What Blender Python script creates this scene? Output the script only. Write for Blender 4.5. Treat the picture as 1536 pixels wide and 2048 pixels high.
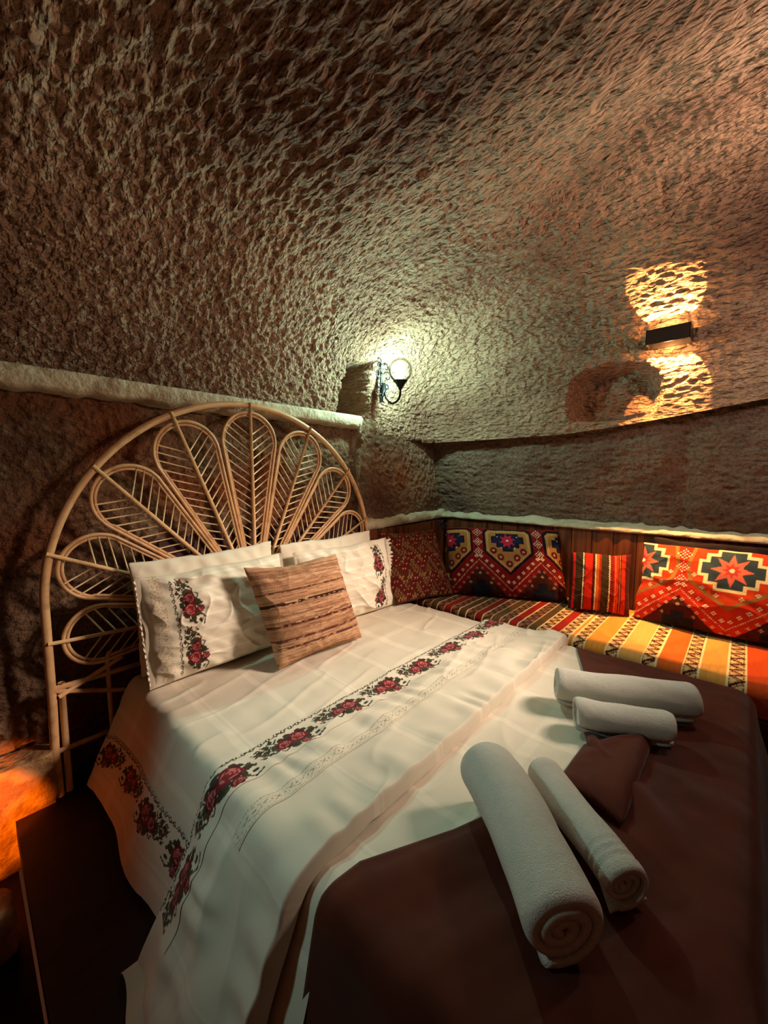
import bpy, bmesh, math, random
import numpy as np
from mathutils import Vector, Matrix
random.seed(7); np.random.seed(7)
for o in list(bpy.data.objects): bpy.data.objects.remove(o)
SC = bpy.context.scene; COL = SC.collection

# ------------------------------------------------------------------ camera
EYE = 1.48
cam_d = bpy.data.cameras.new('camera'); cam = bpy.data.objects.new('camera', cam_d); COL.objects.link(cam)
cam_d.sensor_fit = 'HORIZONTAL'; cam_d.sensor_width = 36.0; cam_d.lens = 36.0*790/1536; cam_d.clip_start = .02
A = math.radians(42.5); PT = math.radians(5.3)
fw = Vector((math.cos(A)*math.cos(PT), math.sin(A)*math.cos(PT), -math.sin(PT)))
cam.location = (0, 0, EYE); cam.rotation_euler = fw.to_track_quat('-Z', 'Y').to_euler()
SC.camera = cam
# ------------------------------------------------------------------ world, exposure
w = bpy.data.worlds.new('world'); SC.world = w; w.use_nodes = True
w.node_tree.nodes['Background'].inputs[0].default_value = (1.0, .30, .13, 1)
w.node_tree.nodes['Background'].inputs[1].default_value = .05
vs = SC.view_settings; vs.view_transform = 'Standard'; vs.look = 'None'; vs.exposure = -0.10; vs.gamma = 1.0; vs.use_curve_mapping = False
def lamp(name, kind, loc, energy, color, radius=.03, aim=None, **kw):
    d = bpy.data.lights.new(name, kind); d.energy = energy; d.color = color
    if kind in ('POINT', 'SPOT'): d.shadow_soft_size = radius
    for k, v in kw.items(): setattr(d, k, v)
    o = bpy.data.objects.new(name, d); COL.objects.link(o); o.location = loc
    if aim is not None: o.rotation_euler = (Vector(aim)-Vector(loc)).to_track_quat('-Z', 'Y').to_euler()
    return o
# lights outside the frame: lamps at the right nearer the viewer, added fills right and left
lamp('light_shaded_wall_lamp', 'SPOT', (2.42, -.50, 2.20), 390, (1.0, .80, .64), .22, aim=(1.22, 1.42, .72), spot_size=math.radians(51), spot_blend=1.0)
lamp('light_far_wall_lamp', 'SPOT', (2.10, -.62, 2.38), 80, (1.0, .80, .60), .03, aim=(1.62, .40, 2.88), spot_size=math.radians(104), spot_blend=.9)
lamp('light_right_fill', 'POINT', (2.15, -.34, 2.12), 15, (1.0, .96, .86), .05)  # added point fill to brighten the right wall, no globe lamp modelled here
lamp('light_left_cool_fill', 'SPOT', (-.50, 1.40, 2.12), 36, (.60, 1.0, .95), .06, aim=(.88, .80, .58), spot_size=math.radians(50), spot_blend=.9)  # added cool fill for the bed's left drape and the towels
lamp('light_floor_lantern', 'SPOT', (-.22, 1.48, .50), 55, (1.0, .22, .004), .02, aim=(-.06, 1.95, .27), spot_size=math.radians(44), spot_blend=.35)

# ------------------------------------------------------------------ helpers
def lin(c):
    c = np.array(c, float)/255.
    return np.where(c <= .04045, c/12.92, ((c+.055)/1.055)**2.4)
def _hash(ix, iy, iz, seed):
    h = (ix.astype(np.int64)*374761393 + iy.astype(np.int64)*668265263 + iz.astype(np.int64)*2147483647 + seed*144665) & 0xffffffff
    h = ((h ^ (h >> 13))*1274126177) & 0xffffffff
    h = ((h ^ (h >> 16))*2246822519) & 0xffffffff
    return ((h >> 8) & 0xffff)/32767.5 - 1.0
def noise3(x, y, z, seed=0):
    x, y, z = np.broadcast_arrays(np.asarray(x, float), np.asarray(y, float), np.asarray(z, float))
    xi, yi, zi = np.floor(x), np.floor(y), np.floor(z)
    fx, fy, fz = x-xi, y-yi, z-zi
    ux, uy, uz = [t*t*t*(t*(t*6-15)+10) for t in (fx, fy, fz)]
    r = 0
    for dx in (0, 1):
        for dy in (0, 1):
            for dz in (0, 1):
                r = r + _hash(xi+dx, yi+dy, zi+dz, seed)*(ux if dx else 1-ux)*(uy if dy else 1-uy)*(uz if dz else 1-uz)
    return r
def noise2(x, y, seed=0): return noise3(x, y, 0.37, seed)

def link(o, parent, name=None):
    COL.objects.link(o)
    if parent is not None: o.parent = parent
    return o
def root_loc(parent):
    L = Vector((0, 0, 0)); p = parent
    while p is not None: L += p.location; p = p.parent
    return L
def mesh_obj(name, V, F, mat, parent=None, origin=None, smooth=True, col=None, uv=None):
    V = np.asarray(V, float).reshape(-1, 3)
    L = np.array(root_loc(parent)) if parent is not None else (np.array(origin, float) if origin is not None else np.zeros(3))
    me = bpy.data.meshes.new(name)
    V = V - L
    if isinstance(F, np.ndarray):
        n = len(F); k = F.shape[1]
        me.vertices.add(len(V)); me.vertices.foreach_set('co', V.ravel())
        me.loops.add(n*k); me.loops.foreach_set('vertex_index', F.ravel().astype(np.int32))
        me.polygons.add(n); me.polygons.foreach_set('loop_start', np.arange(0, n*k, k, dtype=np.int32))
        me.update(calc_edges=True)
    else:
        me.from_pydata([tuple(v) for v in V], [], [tuple(f) for f in F]); me.update()
    if smooth: me.polygons.foreach_set('use_smooth', [True]*len(me.polygons))
    if col is not None:
        a = me.attributes.new('Col', 'FLOAT_COLOR', 'POINT')
        c = np.ones((len(V), 4)); c[:, :3] = np.asarray(col).reshape(-1, 3)
        a.data.foreach_set('color', c.ravel())
    if uv is not None:
        a = me.attributes.new('UVP', 'FLOAT2', 'POINT'); a.data.foreach_set('vector', np.asarray(uv, float).ravel())
    me.materials.append(mat)
    o = bpy.data.objects.new(name, me)
    link(o, parent)
    if parent is None and origin is not None: o.location = origin
    return o
def gfaces(nu, nv, cu=False, cv=False, flip=False, base=0):
    iu = np.arange(nu if cu else nu-1); iv = np.arange(nv if cv else nv-1)
    a, b = np.meshgrid(iu, iv, indexing='ij'); a2 = (a+1) % nu; b2 = (b+1) % nv
    q = np.stack([a*nv+b, a2*nv+b, a2*nv+b2, a*nv+b2], -1).reshape(-1, 4)+base
    return q[:, ::-1].copy() if flip else q
def thing(name, label, cat, loc, group=None):
    o = bpy.data.objects.new(name, None); COL.objects.link(o); o.location = loc; o.empty_display_size = .05
    o['label'] = label; o['category'] = cat
    if group: o['group'] = group
    return o
def tag(o, label, cat, group=None):
    o['label'] = label; o['category'] = cat
    if group: o['group'] = group
    return o
def struct(o, label=None, cat=None):
    o['kind'] = 'structure'
    if label: o['label'] = label
    if cat: o['category'] = cat
    return o

def tube_geo(P, r, n=8, closed=False):
    P = np.asarray(P, float); m = len(P)
    r = np.broadcast_to(np.asarray(r, float), (m,))
    T = np.zeros_like(P)
    if closed: T = np.roll(P, -1, 0)-np.roll(P, 1, 0)
    else:
        T[1:-1] = P[2:]-P[:-2]; T[0] = P[1]-P[0]; T[-1] = P[-1]-P[-2]
    T /= np.linalg.norm(T, axis=1)[:, None]+1e-12
    ref = np.array([0, 0, 1.]) if abs(T[0][2]) < .9 else np.array([1., 0, 0])
    N = np.cross(T[0], ref); N /= np.linalg.norm(N)
    Ns = [N]
    for i in range(1, m):
        N = N-T[i]*np.dot(N, T[i]); N = N/(np.linalg.norm(N)+1e-12); Ns.append(N)
    Ns = np.array(Ns); B = np.cross(T, Ns)
    a = np.arange(n)*2*math.pi/n
    V = P[:, None, :]+r[:, None, None]*(np.cos(a)[None, :, None]*Ns[:, None, :]+np.sin(a)[None, :, None]*B[:, None, :])
    F = [tuple(f) for f in gfaces(m, n, cu=closed, cv=True)]
    if not closed:
        F.append(tuple(range(n))[::-1]); F.append(tuple((m-1)*n+i for i in range(n)))
    return V.reshape(-1, 3), F
def tube(name, P, r, mat, parent=None, n=8, closed=False, origin=None):
    V, F = tube_geo(P, r, n, closed)
    return mesh_obj(name, V, F, mat, parent, origin)
def join_geo(parts):
    Vs, Fs, b = [], [], 0
    for V, F in parts:
        Vs.append(np.asarray(V)); Fs += [tuple(int(i)+b for i in f) for f in F]; b += len(V)
    return np.vstack(Vs), Fs
def box_geo(x0, x1, y0, y1, z0, z1, bev=.004, seg=2):
    bm = bmesh.new(); bmesh.ops.create_cube(bm, size=1)
    for v in bm.verts:
        v.co = Vector(((x0+x1)/2+v.co.x*(x1-x0), (y0+y1)/2+v.co.y*(y1-y0), (z0+z1)/2+v.co.z*(z1-z0)))
    if bev > 0: bmesh.ops.bevel(bm, geom=bm.edges[:], offset=bev, segments=seg, affect='EDGES')
    bm.verts.ensure_lookup_table()
    V = np.array([v.co[:] for v in bm.verts]); F = [tuple(v.index for v in f.verts) for f in bm.faces]; bm.free()
    return V, F
def box(name, x0, x1, y0, y1, z0, z1, mat, parent=None, bev=.004, origin=None, smooth=False):
    V, F = box_geo(x0, x1, y0, y1, z0, z1, bev)
    return mesh_obj(name, V, F, mat, parent, origin, smooth=smooth)

# ------------------------------------------------------------------ materials
def M(name, base=(200, 200, 200), rough=.8, bump=(), attr=False, mottle=None, coords='Object', stripes=None, sheen=0., spec=.3, metal=0.):
    m = bpy.data.materials.new(name); m.use_nodes = True; nt = m.node_tree; N = nt.nodes; L = nt.links
    b = N['Principled BSDF']; b.inputs['Roughness'].default_value = rough
    b.inputs['Specular IOR Level'].default_value = spec; b.inputs['Metallic'].default_value = metal
    if sheen: b.inputs['Sheen Weight'].default_value = sheen; b.inputs['Sheen Roughness'].default_value = .5
    tc = N.new('ShaderNodeTexCoord'); co = tc.outputs[coords]
    if attr:
        a = N.new('ShaderNodeAttribute'); a.attribute_name = 'Col'; colr = a.outputs['Color']
    else:
        r = N.new('ShaderNodeRGB'); r.outputs[0].default_value = (*lin(base), 1); colr = r.outputs[0]
    for mt in (mottle or []):        # (scale vec, colour, lo, hi, amount)
        sc, c2, lo, hi, amt = mt
        mp = N.new('ShaderNodeMapping'); mp.inputs['Scale'].default_value = sc; L.new(co, mp.inputs[0])
        nz = N.new('ShaderNodeTexNoise'); nz.inputs['Scale'].default_value = 1; nz.inputs['Detail'].default_value = 5; L.new(mp.outputs[0], nz.inputs[0])
        mr = N.new('ShaderNodeMapRange'); mr.inputs[1].default_value = lo; mr.inputs[2].default_value = hi; mr.inputs[4].default_value = amt; L.new(nz.outputs[0], mr.inputs[0])
        mx = N.new('ShaderNodeMix'); mx.data_type = 'RGBA'; L.new(mr.outputs[0], mx.inputs[0]); L.new(colr, mx.inputs[6]); mx.inputs[7].default_value = (*lin(c2), 1)
        colr = mx.outputs[2]
    L.new(colr, b.inputs['Base Color'])
    last = None
    for (sc, dist, strg, kind) in bump:
        mp = N.new('ShaderNodeMapping'); mp.inputs['Scale'].default_value = sc if hasattr(sc, '__len__') else (sc,)*3; L.new(co, mp.inputs[0])
        if kind == 'noise':
            t = N.new('ShaderNodeTexNoise'); t.inputs['Scale'].default_value = 1; t.inputs['Detail'].default_value = 4; out = t.outputs[0]
        elif kind == 'noise1':
            t = N.new('ShaderNodeTexNoise'); t.inputs['Scale'].default_value = 1; t.inputs['Detail'].default_value = 1.2; t.inputs['Distortion'].default_value = .35; out = t.outputs[0]
        elif kind == 'voronoi':
            t = N.new('ShaderNodeTexVoronoi'); t.feature = 'SMOOTH_F1'; t.inputs['Scale'].default_value = 1; out = t.outputs[0]
        else:
            t = N.new('ShaderNodeTexWave'); t.inputs['Scale'].default_value = 1; t.inputs['Distortion'].default_value = 1.5; out = t.outputs[0]
        L.new(mp.outputs[0], t.inputs[0])
        bp = N.new('ShaderNodeBump'); bp.inputs['Strength'].default_value = strg; bp.inputs['Distance'].default_value = dist
        L.new(out, bp.inputs['Height'])
        if last: L.new(last, bp.inputs['Normal'])
        last = bp.outputs[0]
    if last: L.new(last, b.inputs['Normal'])
    return m

rock_dome = M('chiselled_rock', (168, 130, 103), .92, [((56, 22, 56), .052, 1.0, 'noise1'), ((160, 90, 160), .009, .8, 'noise')],
              mottle=[((1.1, .7, 1.1), (86, 38, 20), .38, .66, .85), ((60, 22, 60), (80, 48, 32), .52, .70, .45)])
rock_wall = M('rough_rock', (120, 90, 68), .95, [(60, .022, 1.0, 'noise'), (170, .008, .7, 'noise')], attr=True,
              mottle=[((2.2, 2.2, 3), (84, 52, 36), .45, .65, .6), ((55, 55, 55), (60, 38, 28), .50, .68, .55)])
plaster = M('plaster', (205, 186, 156), .9, [(45, .012, .8, 'noise')], mottle=[((9, 9, 9), (140, 110, 84), .5, .7, .6)])
rattan = M('rattan', (222, 172, 122), .42, [((40, 40, 40), .002, .4, 'noise')], mottle=[((18, 18, 18), (166, 112, 68), .48, .70, .6)], spec=.5)
rattan_thin = M('rattan_thin', (232, 196, 150), .45, spec=.5, mottle=[((30, 30, 30), (170, 120, 76), .5, .7, .5)])
wood_dark = M('dark_wood', (70, 34, 20), .55, [((60, 60, 4), .002, .4, 'noise')], mottle=[((50, 50, 3), (34, 14, 8), .45, .6, .6)])
wood_mid = M('panel_wood', (124, 64, 34), .5, [((60, 60, 4), .002, .4, 'noise')], mottle=[((30, 30, 1.5), (58, 24, 12), .42, .62, .8)])
wood_floor = M('floor_wood', (44, 22, 13), .6, [((4, 60, 4), .002, .3, 'noise')], mottle=[((2, 30, 2), (24, 10, 6), .45, .6, .6)])
stone = M('step_stone', (180, 140, 96), .9, [(30, .02, .8, 'noise')], mottle=[((14, 14, 14), (120, 74, 44), .45, .62, .7)])
WHITE = (228, 214, 192)
linen = M('white_linen', WHITE, .85, [((700, 700, 700), .0006, .5, 'noise')], attr=True, sheen=.1, spec=.15)
terry = M('white_terry', (222, 212, 196), .95, [(420, .004, 1.0, 'noise'), (22, .010, .5, 'noise')], sheen=.3, spec=.1)
brown_cloth = M('brown_cloth', (84, 31, 11), .82, [((400, 400, 400), .0008, .5, 'noise'), (5, .02, .3, 'noise')], sheen=.12, spec=.15, mottle=[((6, 6, 6), (58, 23, 9), .4, .7, .6)])
kilim = M('kilim_wool', (120, 30, 20), .9, [((260, 260, 260), .003, .7, 'noise')], attr=True, sheen=.05, spec=.12)
slub = M('slub_wool', (170, 110, 80), .92, [((160, 160, 160), .003, .8, 'noise')], attr=True, spec=.1)
iron = M('black_iron', (26, 22, 22), .4, spec=.5, metal=.6)
box_paint = M('dark_metal_box', (40, 24, 18), .45, spec=.4)
yarn_blue = M('blue_yarn', (28, 34, 58), .9, [(200, .003, .8, 'noise')])
def emis(name, c, s):
    m = bpy.data.materials.new(name); m.use_nodes = True; b = m.node_tree.nodes['Principled BSDF']
    b.inputs['Base Color'].default_value = (*c, 1); b.inputs['Emission Color'].default_value = (*c, 1); b.inputs['Emission Strength'].default_value = s
    return m
BULB = emis('lit_bulb', (.50, 1.0, .86), 1000)
LENS = emis('lit_lens', (1.0, .62, .22), 30)
glass = bpy.data.materials.new('clear_glass'); glass.use_nodes = True
nt = glass.node_tree; nt.nodes.clear()
_o = nt.nodes.new('ShaderNodeOutputMaterial'); _t = nt.nodes.new('ShaderNodeBsdfTransparent'); _g = nt.nodes.new('ShaderNodeBsdfGlossy')
_g.inputs['Roughness'].default_value = .05; _f = nt.nodes.new('ShaderNodeLayerWeight'); _f.inputs[0].default_value = .18; _m = nt.nodes.new('ShaderNodeMixShader')
_t.inputs[0].default_value = (.98, .99, .985, 1)
nt.links.new(_f.outputs['Fresnel'], _m.inputs[0]); nt.links.new(_t.outputs[0], _m.inputs[1]); nt.links.new(_g.outputs[0], _m.inputs[2]); nt.links.new(_m.outputs[0], _o.inputs[0])

# ------------------------------------------------------------------ painter for woven and stitched patterns
class Canvas:
    def __init__(s, w, h, base, px=.0015):
        s.px = px; s.w, s.h = w, h; s.nx, s.ny = int(round(w/px)), int(round(h/px))
        s.a = np.zeros((s.nx, s.ny, 3)); s.a[:] = lin(base)
        s.X, s.Y = np.meshgrid((np.arange(s.nx)+.5)*px, (np.arange(s.ny)+.5)*px, indexing='ij')
        s.T = None
    def t(s, p):
        if s.T is None: return p
        (ox, oy), (ax, ay), (bx, by) = s.T
        return (ox+ax*p[0]+bx*p[1], oy+ay*p[0]+by*p[1])
    def win(s, x0, x1, y0, y1):
        i0, i1 = max(0, int(x0/s.px)-1), min(s.nx, int(x1/s.px)+2); j0, j1 = max(0, int(y0/s.px)-1), min(s.ny, int(y1/s.px)+2)
        return slice(i0, max(i0, i1)), slice(j0, max(j0, j1))
    def disc(s, p, r, c, ry=None):
        p = s.t(p); ry = ry or r; R = max(r, ry)
        w = s.win(p[0]-R, p[0]+R, p[1]-R, p[1]+R)
        m = ((s.X[w]-p[0])/r)**2+((s.Y[w]-p[1])/ry)**2 <= 1
        s.a[w][m] = lin(c)
    def line(s, p, q, wd, c, dash=None):
        p, q = s.t(p), s.t(q)
        w = s.win(min(p[0], q[0])-wd, max(p[0], q[0])+wd, min(p[1], q[1])-wd, max(p[1], q[1])+wd)
        dx, dy = q[0]-p[0], q[1]-p[1]; L2 = dx*dx+dy*dy+1e-12
        k = ((s.X[w]-p[0])*dx+(s.Y[w]-p[1])*dy)/L2
        kc = np.clip(k, 0, 1)
        m = (s.X[w]-p[0]-kc*dx)**2+(s.Y[w]-p[1]-kc*dy)**2 <= (wd/2)**2
        if dash:
            m &= ((k*math.sqrt(L2)) % dash) < dash*.6
        s.a[w][m] = lin(c)
    def pline(s, pts, wd, c, dash=None):
        for a, b in zip(pts[:-1], pts[1:]): s.line(a, b, wd, c, dash)
    def poly(s, pts, c, mask=None):
        pts = [s.t(p) for p in pts]; xs = [p[0] for p in pts]; ys = [p[1] for p in pts]
        w = s.win(min(xs), max(xs), min(ys), max(ys)); X, Y = s.X[w], s.Y[w]
        ins = np.zeros(X.shape, bool)
        for (x0, y0), (x1, y1) in zip(pts, pts[1:]+pts[:1]):
            if abs(y1-y0) < 1e-9: continue
            ins ^= ((Y < y0) != (Y < y1)) & (X < (x1-x0)*(Y-y0)/(y1-y0)+x0)
        if mask is not None: ins &= mask(X, Y)
        s.a[w][ins] = lin(c)
    def rect(s, x0, x1, y0, y1, c): s.poly([(x0, y0), (x1, y0), (x1, y1), (x0, y1)], c)
    def sample(s, U, V):
        i = np.clip((np.asarray(U)/s.px).astype(int), 0, s.nx-1); j = np.clip((np.asarray(V)/s.px).astype(int), 0, s.ny-1)
        return s.a[i, j]

GRN = (52, 50, 34); DRD = (112, 26, 32); PNK = (192, 104, 98); DKR = (70, 16, 22)
def rose(c, p, k):
    x, y = p
    for i in range(6):
        a = i*math.pi/3+.3; c.disc((x+.018*k*math.cos(a), y+.015*k*math.sin(a)), .0125*k, DRD if i % 2 else DKR)
    c.disc(p, .018*k, DRD)
    for i in range(5):
        a = i*1.26+.9; q = (x+.017*k*math.cos(a), y+.014*k*math.sin(a)); c.line((q[0]-.006*k*math.sin(a), q[1]+.006*k*math.cos(a)), (q[0]+.006*k*math.sin(a), q[1]-.006*k*math.cos(a)), .0042*k, PNK)
    c.disc((x-.002*k, y+.002*k), .0095*k, PNK); c.disc((x, y), .0074*k, DRD); c.disc((x-.001*k, y+.001*k), .0028*k, PNK)
def roses(c, n, per=.225):
    T = c.T
    for k in range(n):
        (ox, oy), ax, bx = T; c.T = ((ox+ax[0]*per*k, oy+ax[1]*per*k), ax, bx)
        # scroll line
        pts = [(t*per/24, .118+.004*math.sin(t*math.pi/2)) for t in range(25)]
        c.pline(pts, .0035, GRN)
        for t in range(8):
            c.disc((per*(t+.5)/8, .119), .0075, GRN); c.disc((per*(t+.5)/8, .120), .0036, (214, 200, 176))
        # stems and twigs
        c.pline([(0, .018), (.03, .010), (.06, .028), (.10, .034), (.14, .07), (.19, .085), (.222, .074)], .0055, GRN)
        c.pline([(.14, .07), (.15, .092), (.168, .103)], .005, GRN); c.pline([(.15, .09), (.136, .103)], .005, GRN)
        c.pline([(.17, .08), (.185, .060), (.205, .058)], .005, GRN); c.pline([(.19, .085), (.20, .10), (.215, .098)], .005, GRN)
        c.pline([(.12, .036), (.145, .026), (.152, .036)], .005, GRN); c.pline([(.145, .046), (.17, .040), (.18, .05)], .005, GRN)
        for q, r_, ry in (((.034, .058), .020, .011), ((.105, .030), .016, .013), ((.052, .042), .012, .014), ((.128, .088), .012, .009), ((.160, .066), .012, .010), ((.176, .092), .010, .008), ((.204, .088), .009, .007), ((.157, .104), .008, .006)):
            c.disc(q, r_, GRN, ry) if abs(ax[0]) > .5 else c.disc(q, ry, GRN, r_)
        for q, r_, ry in (((.060, .090), .012, .010), ((.100, .094), .014, .008), ((.150, .050), .012, .009), ((.090, .046), .018, .010), ((.188, .072), .010, .008), ((.020, .030), .010, .006)):
            c.disc(q, r_, GRN, ry) if abs(ax[0]) > .5 else c.disc(q, ry, GRN, r_)
        for q, r_ in (((.012, .052), .008), ((.024, .070), .009), ((.044, .082), .010), ((.110, .082), .011), ((.165, .060), .010), ((.182, .050), .008), ((.196, .068), .010), ((.214, .084), .009), ((.204, .048), .007), ((.100, .020), .009), ((.048, .024), .009), ((.150, .076), .010), ((.180, .098), .007)):
            c.disc(q, r_, GRN if (q[0]*1000) % 3 > 1 else (74, 66, 44), r_*.7)
            c.line(q, (q[0]+r_*1.6, q[1]+r_*.9), .004, GRN)
        rose(c, (.076, .064), 1.16); rose(c, (.128, .060), .92); rose(c, (.072, .020), .60)
        for q in ((.160, .048), (.206, .074)): c.disc(q, .006, DRD)
    c.T = T

# ================================================================== THE CAVE
def rough3(P, amp=1.0, seed=3):
    x, y, z = P[..., 0], P[..., 1], P[..., 2]
    wx = x+.02*noise3(x*6, y*6, z*6, 11); wz = z+.02*noise3(x*6, y*6, z*6, 12)
    n = .0065*noise3(wx/.019, y/.044, wz/.019, seed)+.0045*noise3(wx/.034, y/.06, wz/.034, seed+1)
    n += .0055*(1-2*np.abs(noise3(wx/.030, y/.070, wz/.030, seed+7)))+.0050*(1-2*np.abs(noise3(wx/.022+y/.09, y/.040, wz/.022, seed+8)))
    n += .0032*noise3(x/.11, y/.18, z/.11, seed+2)+.018*noise3(x/.45, y/.5, z/.45, seed+3)
    return n*amp
def dome_point(th, t):
    # plan: superellipse that is nearly square at the springing and rounder towards the crown
    C = np.array([.85, -.15]); a = 1.87; b = 2.17
    n = 14*np.exp(-t*3.2)+2.6
    c, s = np.cos(th), np.sin(th)
    r = ((np.abs(c)/a)**n+(np.abs(s)/b)**n)**(-1/n)
    z0 = 1.80+0*th
    side = np.clip((np.cos(th-.0)-.3)/.7, 0, 1)
    X0, Y0 = C[0]+r*c, C[1]+r*s
    z0 = np.where(X0 > 2.6, 1.745+.0*Y0+.11*np.clip((.95-Y0)/1.0, 0, 1.2)**1.3, np.where(X0 < 1.97, 1.868, 1.76+.108*np.clip((2.2-X0)/.23, 0, 1)))
    k = np.cos(t*math.pi/2)**(.27); hz = np.sin(t*math.pi/2)**(.92)
    X = C[0]+r*c*k; Y = C[1]+r*s*k
    q_ = np.clip((X-.9)/1.4, 0, 1); q_ = q_*q_*(3-2*q_)
    Z = z0+(2.60+.26*q_*np.clip(1.25-Y*.35, 0, 1)-z0)*hz
    return np.stack([X, Y, Z], -1)
def build_dome():
    fine = np.radians(np.concatenate([np.arange(-14, 40, .23), np.arange(40, 62, .14), np.arange(62, 118, .22), np.arange(118, 128, .5)]))
    coarse = np.radians(np.arange(128, 346, 2.0))
    th = np.concatenate([fine, coarse]); nt_ = 440
    t = (np.linspace(0, 1, nt_)**1.0)*.999
    TH, TT = np.meshgrid(th, t, indexing='ij')
    P = dome_point(TH, TT)
    dU = np.roll(P, -1, 0)-np.roll(P, 1, 0); dV = np.gradient(P, axis=1)
    Nn = np.cross(dV, dU); Nn /= np.linalg.norm(Nn, axis=-1)[..., None]+1e-9     # towards the room
    flip = np.sum(Nn*(np.array([.85, -.15, 1.4])-P), -1) < 0; Nn[flip] *= -1
    x, y, z = P[..., 0], P[..., 1], P[..., 2]
    d = rough3(P)
    # broad swells of the hewn ceiling
    d += .05*np.exp(-((z-2.40)/.10)**2)*np.clip((y-1.0)/.6, 0, 1)*np.clip((1.75-x)/.9, 0, 1)
    d += .05*np.exp(-(((x-2.15)+.45*(y-.9))/.14)**2)*np.clip((z-2.3)/.15, 0, 1)*np.clip((1.6-y)/.5, 0, 1)
    fade = np.clip(TT/.01, 0, 1); d = d*(.35+.65*fade)
    P2 = P+Nn*d[..., None]
    def sm(v, e): return np.clip(.5+v/(2*e), 0, 1)
    # square deep niche in the back wall
    en = .012*noise3(x/.05, z/.05, y, 31)
    xl = 1.755+.20*(z-1.93); xr = 2.035-.03*(z-1.93)/.3
    zt = 2.215+.16*(x-1.80)
    m = sm(x-xl+en, .008)*sm(xr-x+en, .008)*sm(zt-z+en, .010)*sm(z-1.885, .006)*(y > 1.5)*(x < 2.2)
    P2[..., 1] += m*.50
    # shallow scooped recess in the right wall
    u = (y-.63)/.235; v = (z-1.955)/.165; rr = (np.abs(u)**2.6+np.abs(v)**2.2)**(1/2.3)
    m2 = sm(1-rr+.06*noise3(y/.08, z/.08, 0, 8), .16)*sm(z-1.815, .012)*(x > 2.2)
    P2[..., 0] += m2*(.13+.05*np.clip(v, -1, 1))
    globals()['DOME'] = P2
    nu, nv = TH.shape
    F = gfaces(nu, nv, cu=True)
    # outer skin
    o = mesh_obj('ceiling', P2, F, rock_dome)
    struct(o); return o
build_dome()

# right lower wall: recessed under the dome's lip, leaning outwards to the bench
def build_right_wall():
    y = np.arange(-1.7, 2.10, .009); s = np.linspace(0, 1, 120)
    Yg, Sg = np.meshgrid(y, s, indexing='ij')
    zlip = 1.775+.11*np.clip((.95-Yg)/1.0, 0, 1.2)**1.3
    Z = 1.06+(zlip+.03-1.06)*Sg
    X = 3.0-.225*Sg**1.15+.03*np.exp(-((Yg-.28)/.06)**2)
    P = np.stack([X, Yg, Z], -1)
    d = rough3(P, .9, 40)+.012*noise3(Yg/.2, Z/.2, 0, 55)
    P[..., 0] -= d
    stain = np.clip(.5+.9*noise3(Yg/.5, Z/.35, 1, 61), 0, 1)[..., None]*.35
    c = lin((140, 112, 92))*(1-stain)+lin((96, 66, 50))*stain
    o = mesh_obj('wall_right', P, gfaces(*X.shape), rock_wall, col=c); struct(o)
    # pale plaster lip on top of the bench back
    y = np.arange(-1.7, 2.02, .012); a = np.linspace(0, 1, 13)
    prof = np.array([(3.0, 1.165), (2.975, 1.160), (2.955, 1.148), (2.935, 1.146), (2.915, 1.140), (2.905, 1.130), (2.904, 1.118), (2.915, 1.112), (2.94, 1.110), (3.02, 1.110)])
    Yg, Ig = np.meshgrid(y, np.arange(len(prof)), indexing='ij')
    X = prof[Ig, 0]; Z = prof[Ig, 1]
    nz = noise3(Yg/.05, Ig*.7, 0, 71)
    X = X+.008*nz; Z = Z+.007*noise3(Yg/.04, Ig*.5, 3, 72)*(Ig < 6)
    Z = Z+np.where(Ig < 4, .014*np.clip(noise3(Yg/.13, 0, 0, 75), 0, 1), 0)
    o = mesh_obj('trim_1', np.stack([X, Yg, Z], -1), gfaces(*X.shape), plaster); struct(o)
build_right_wall()
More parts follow.
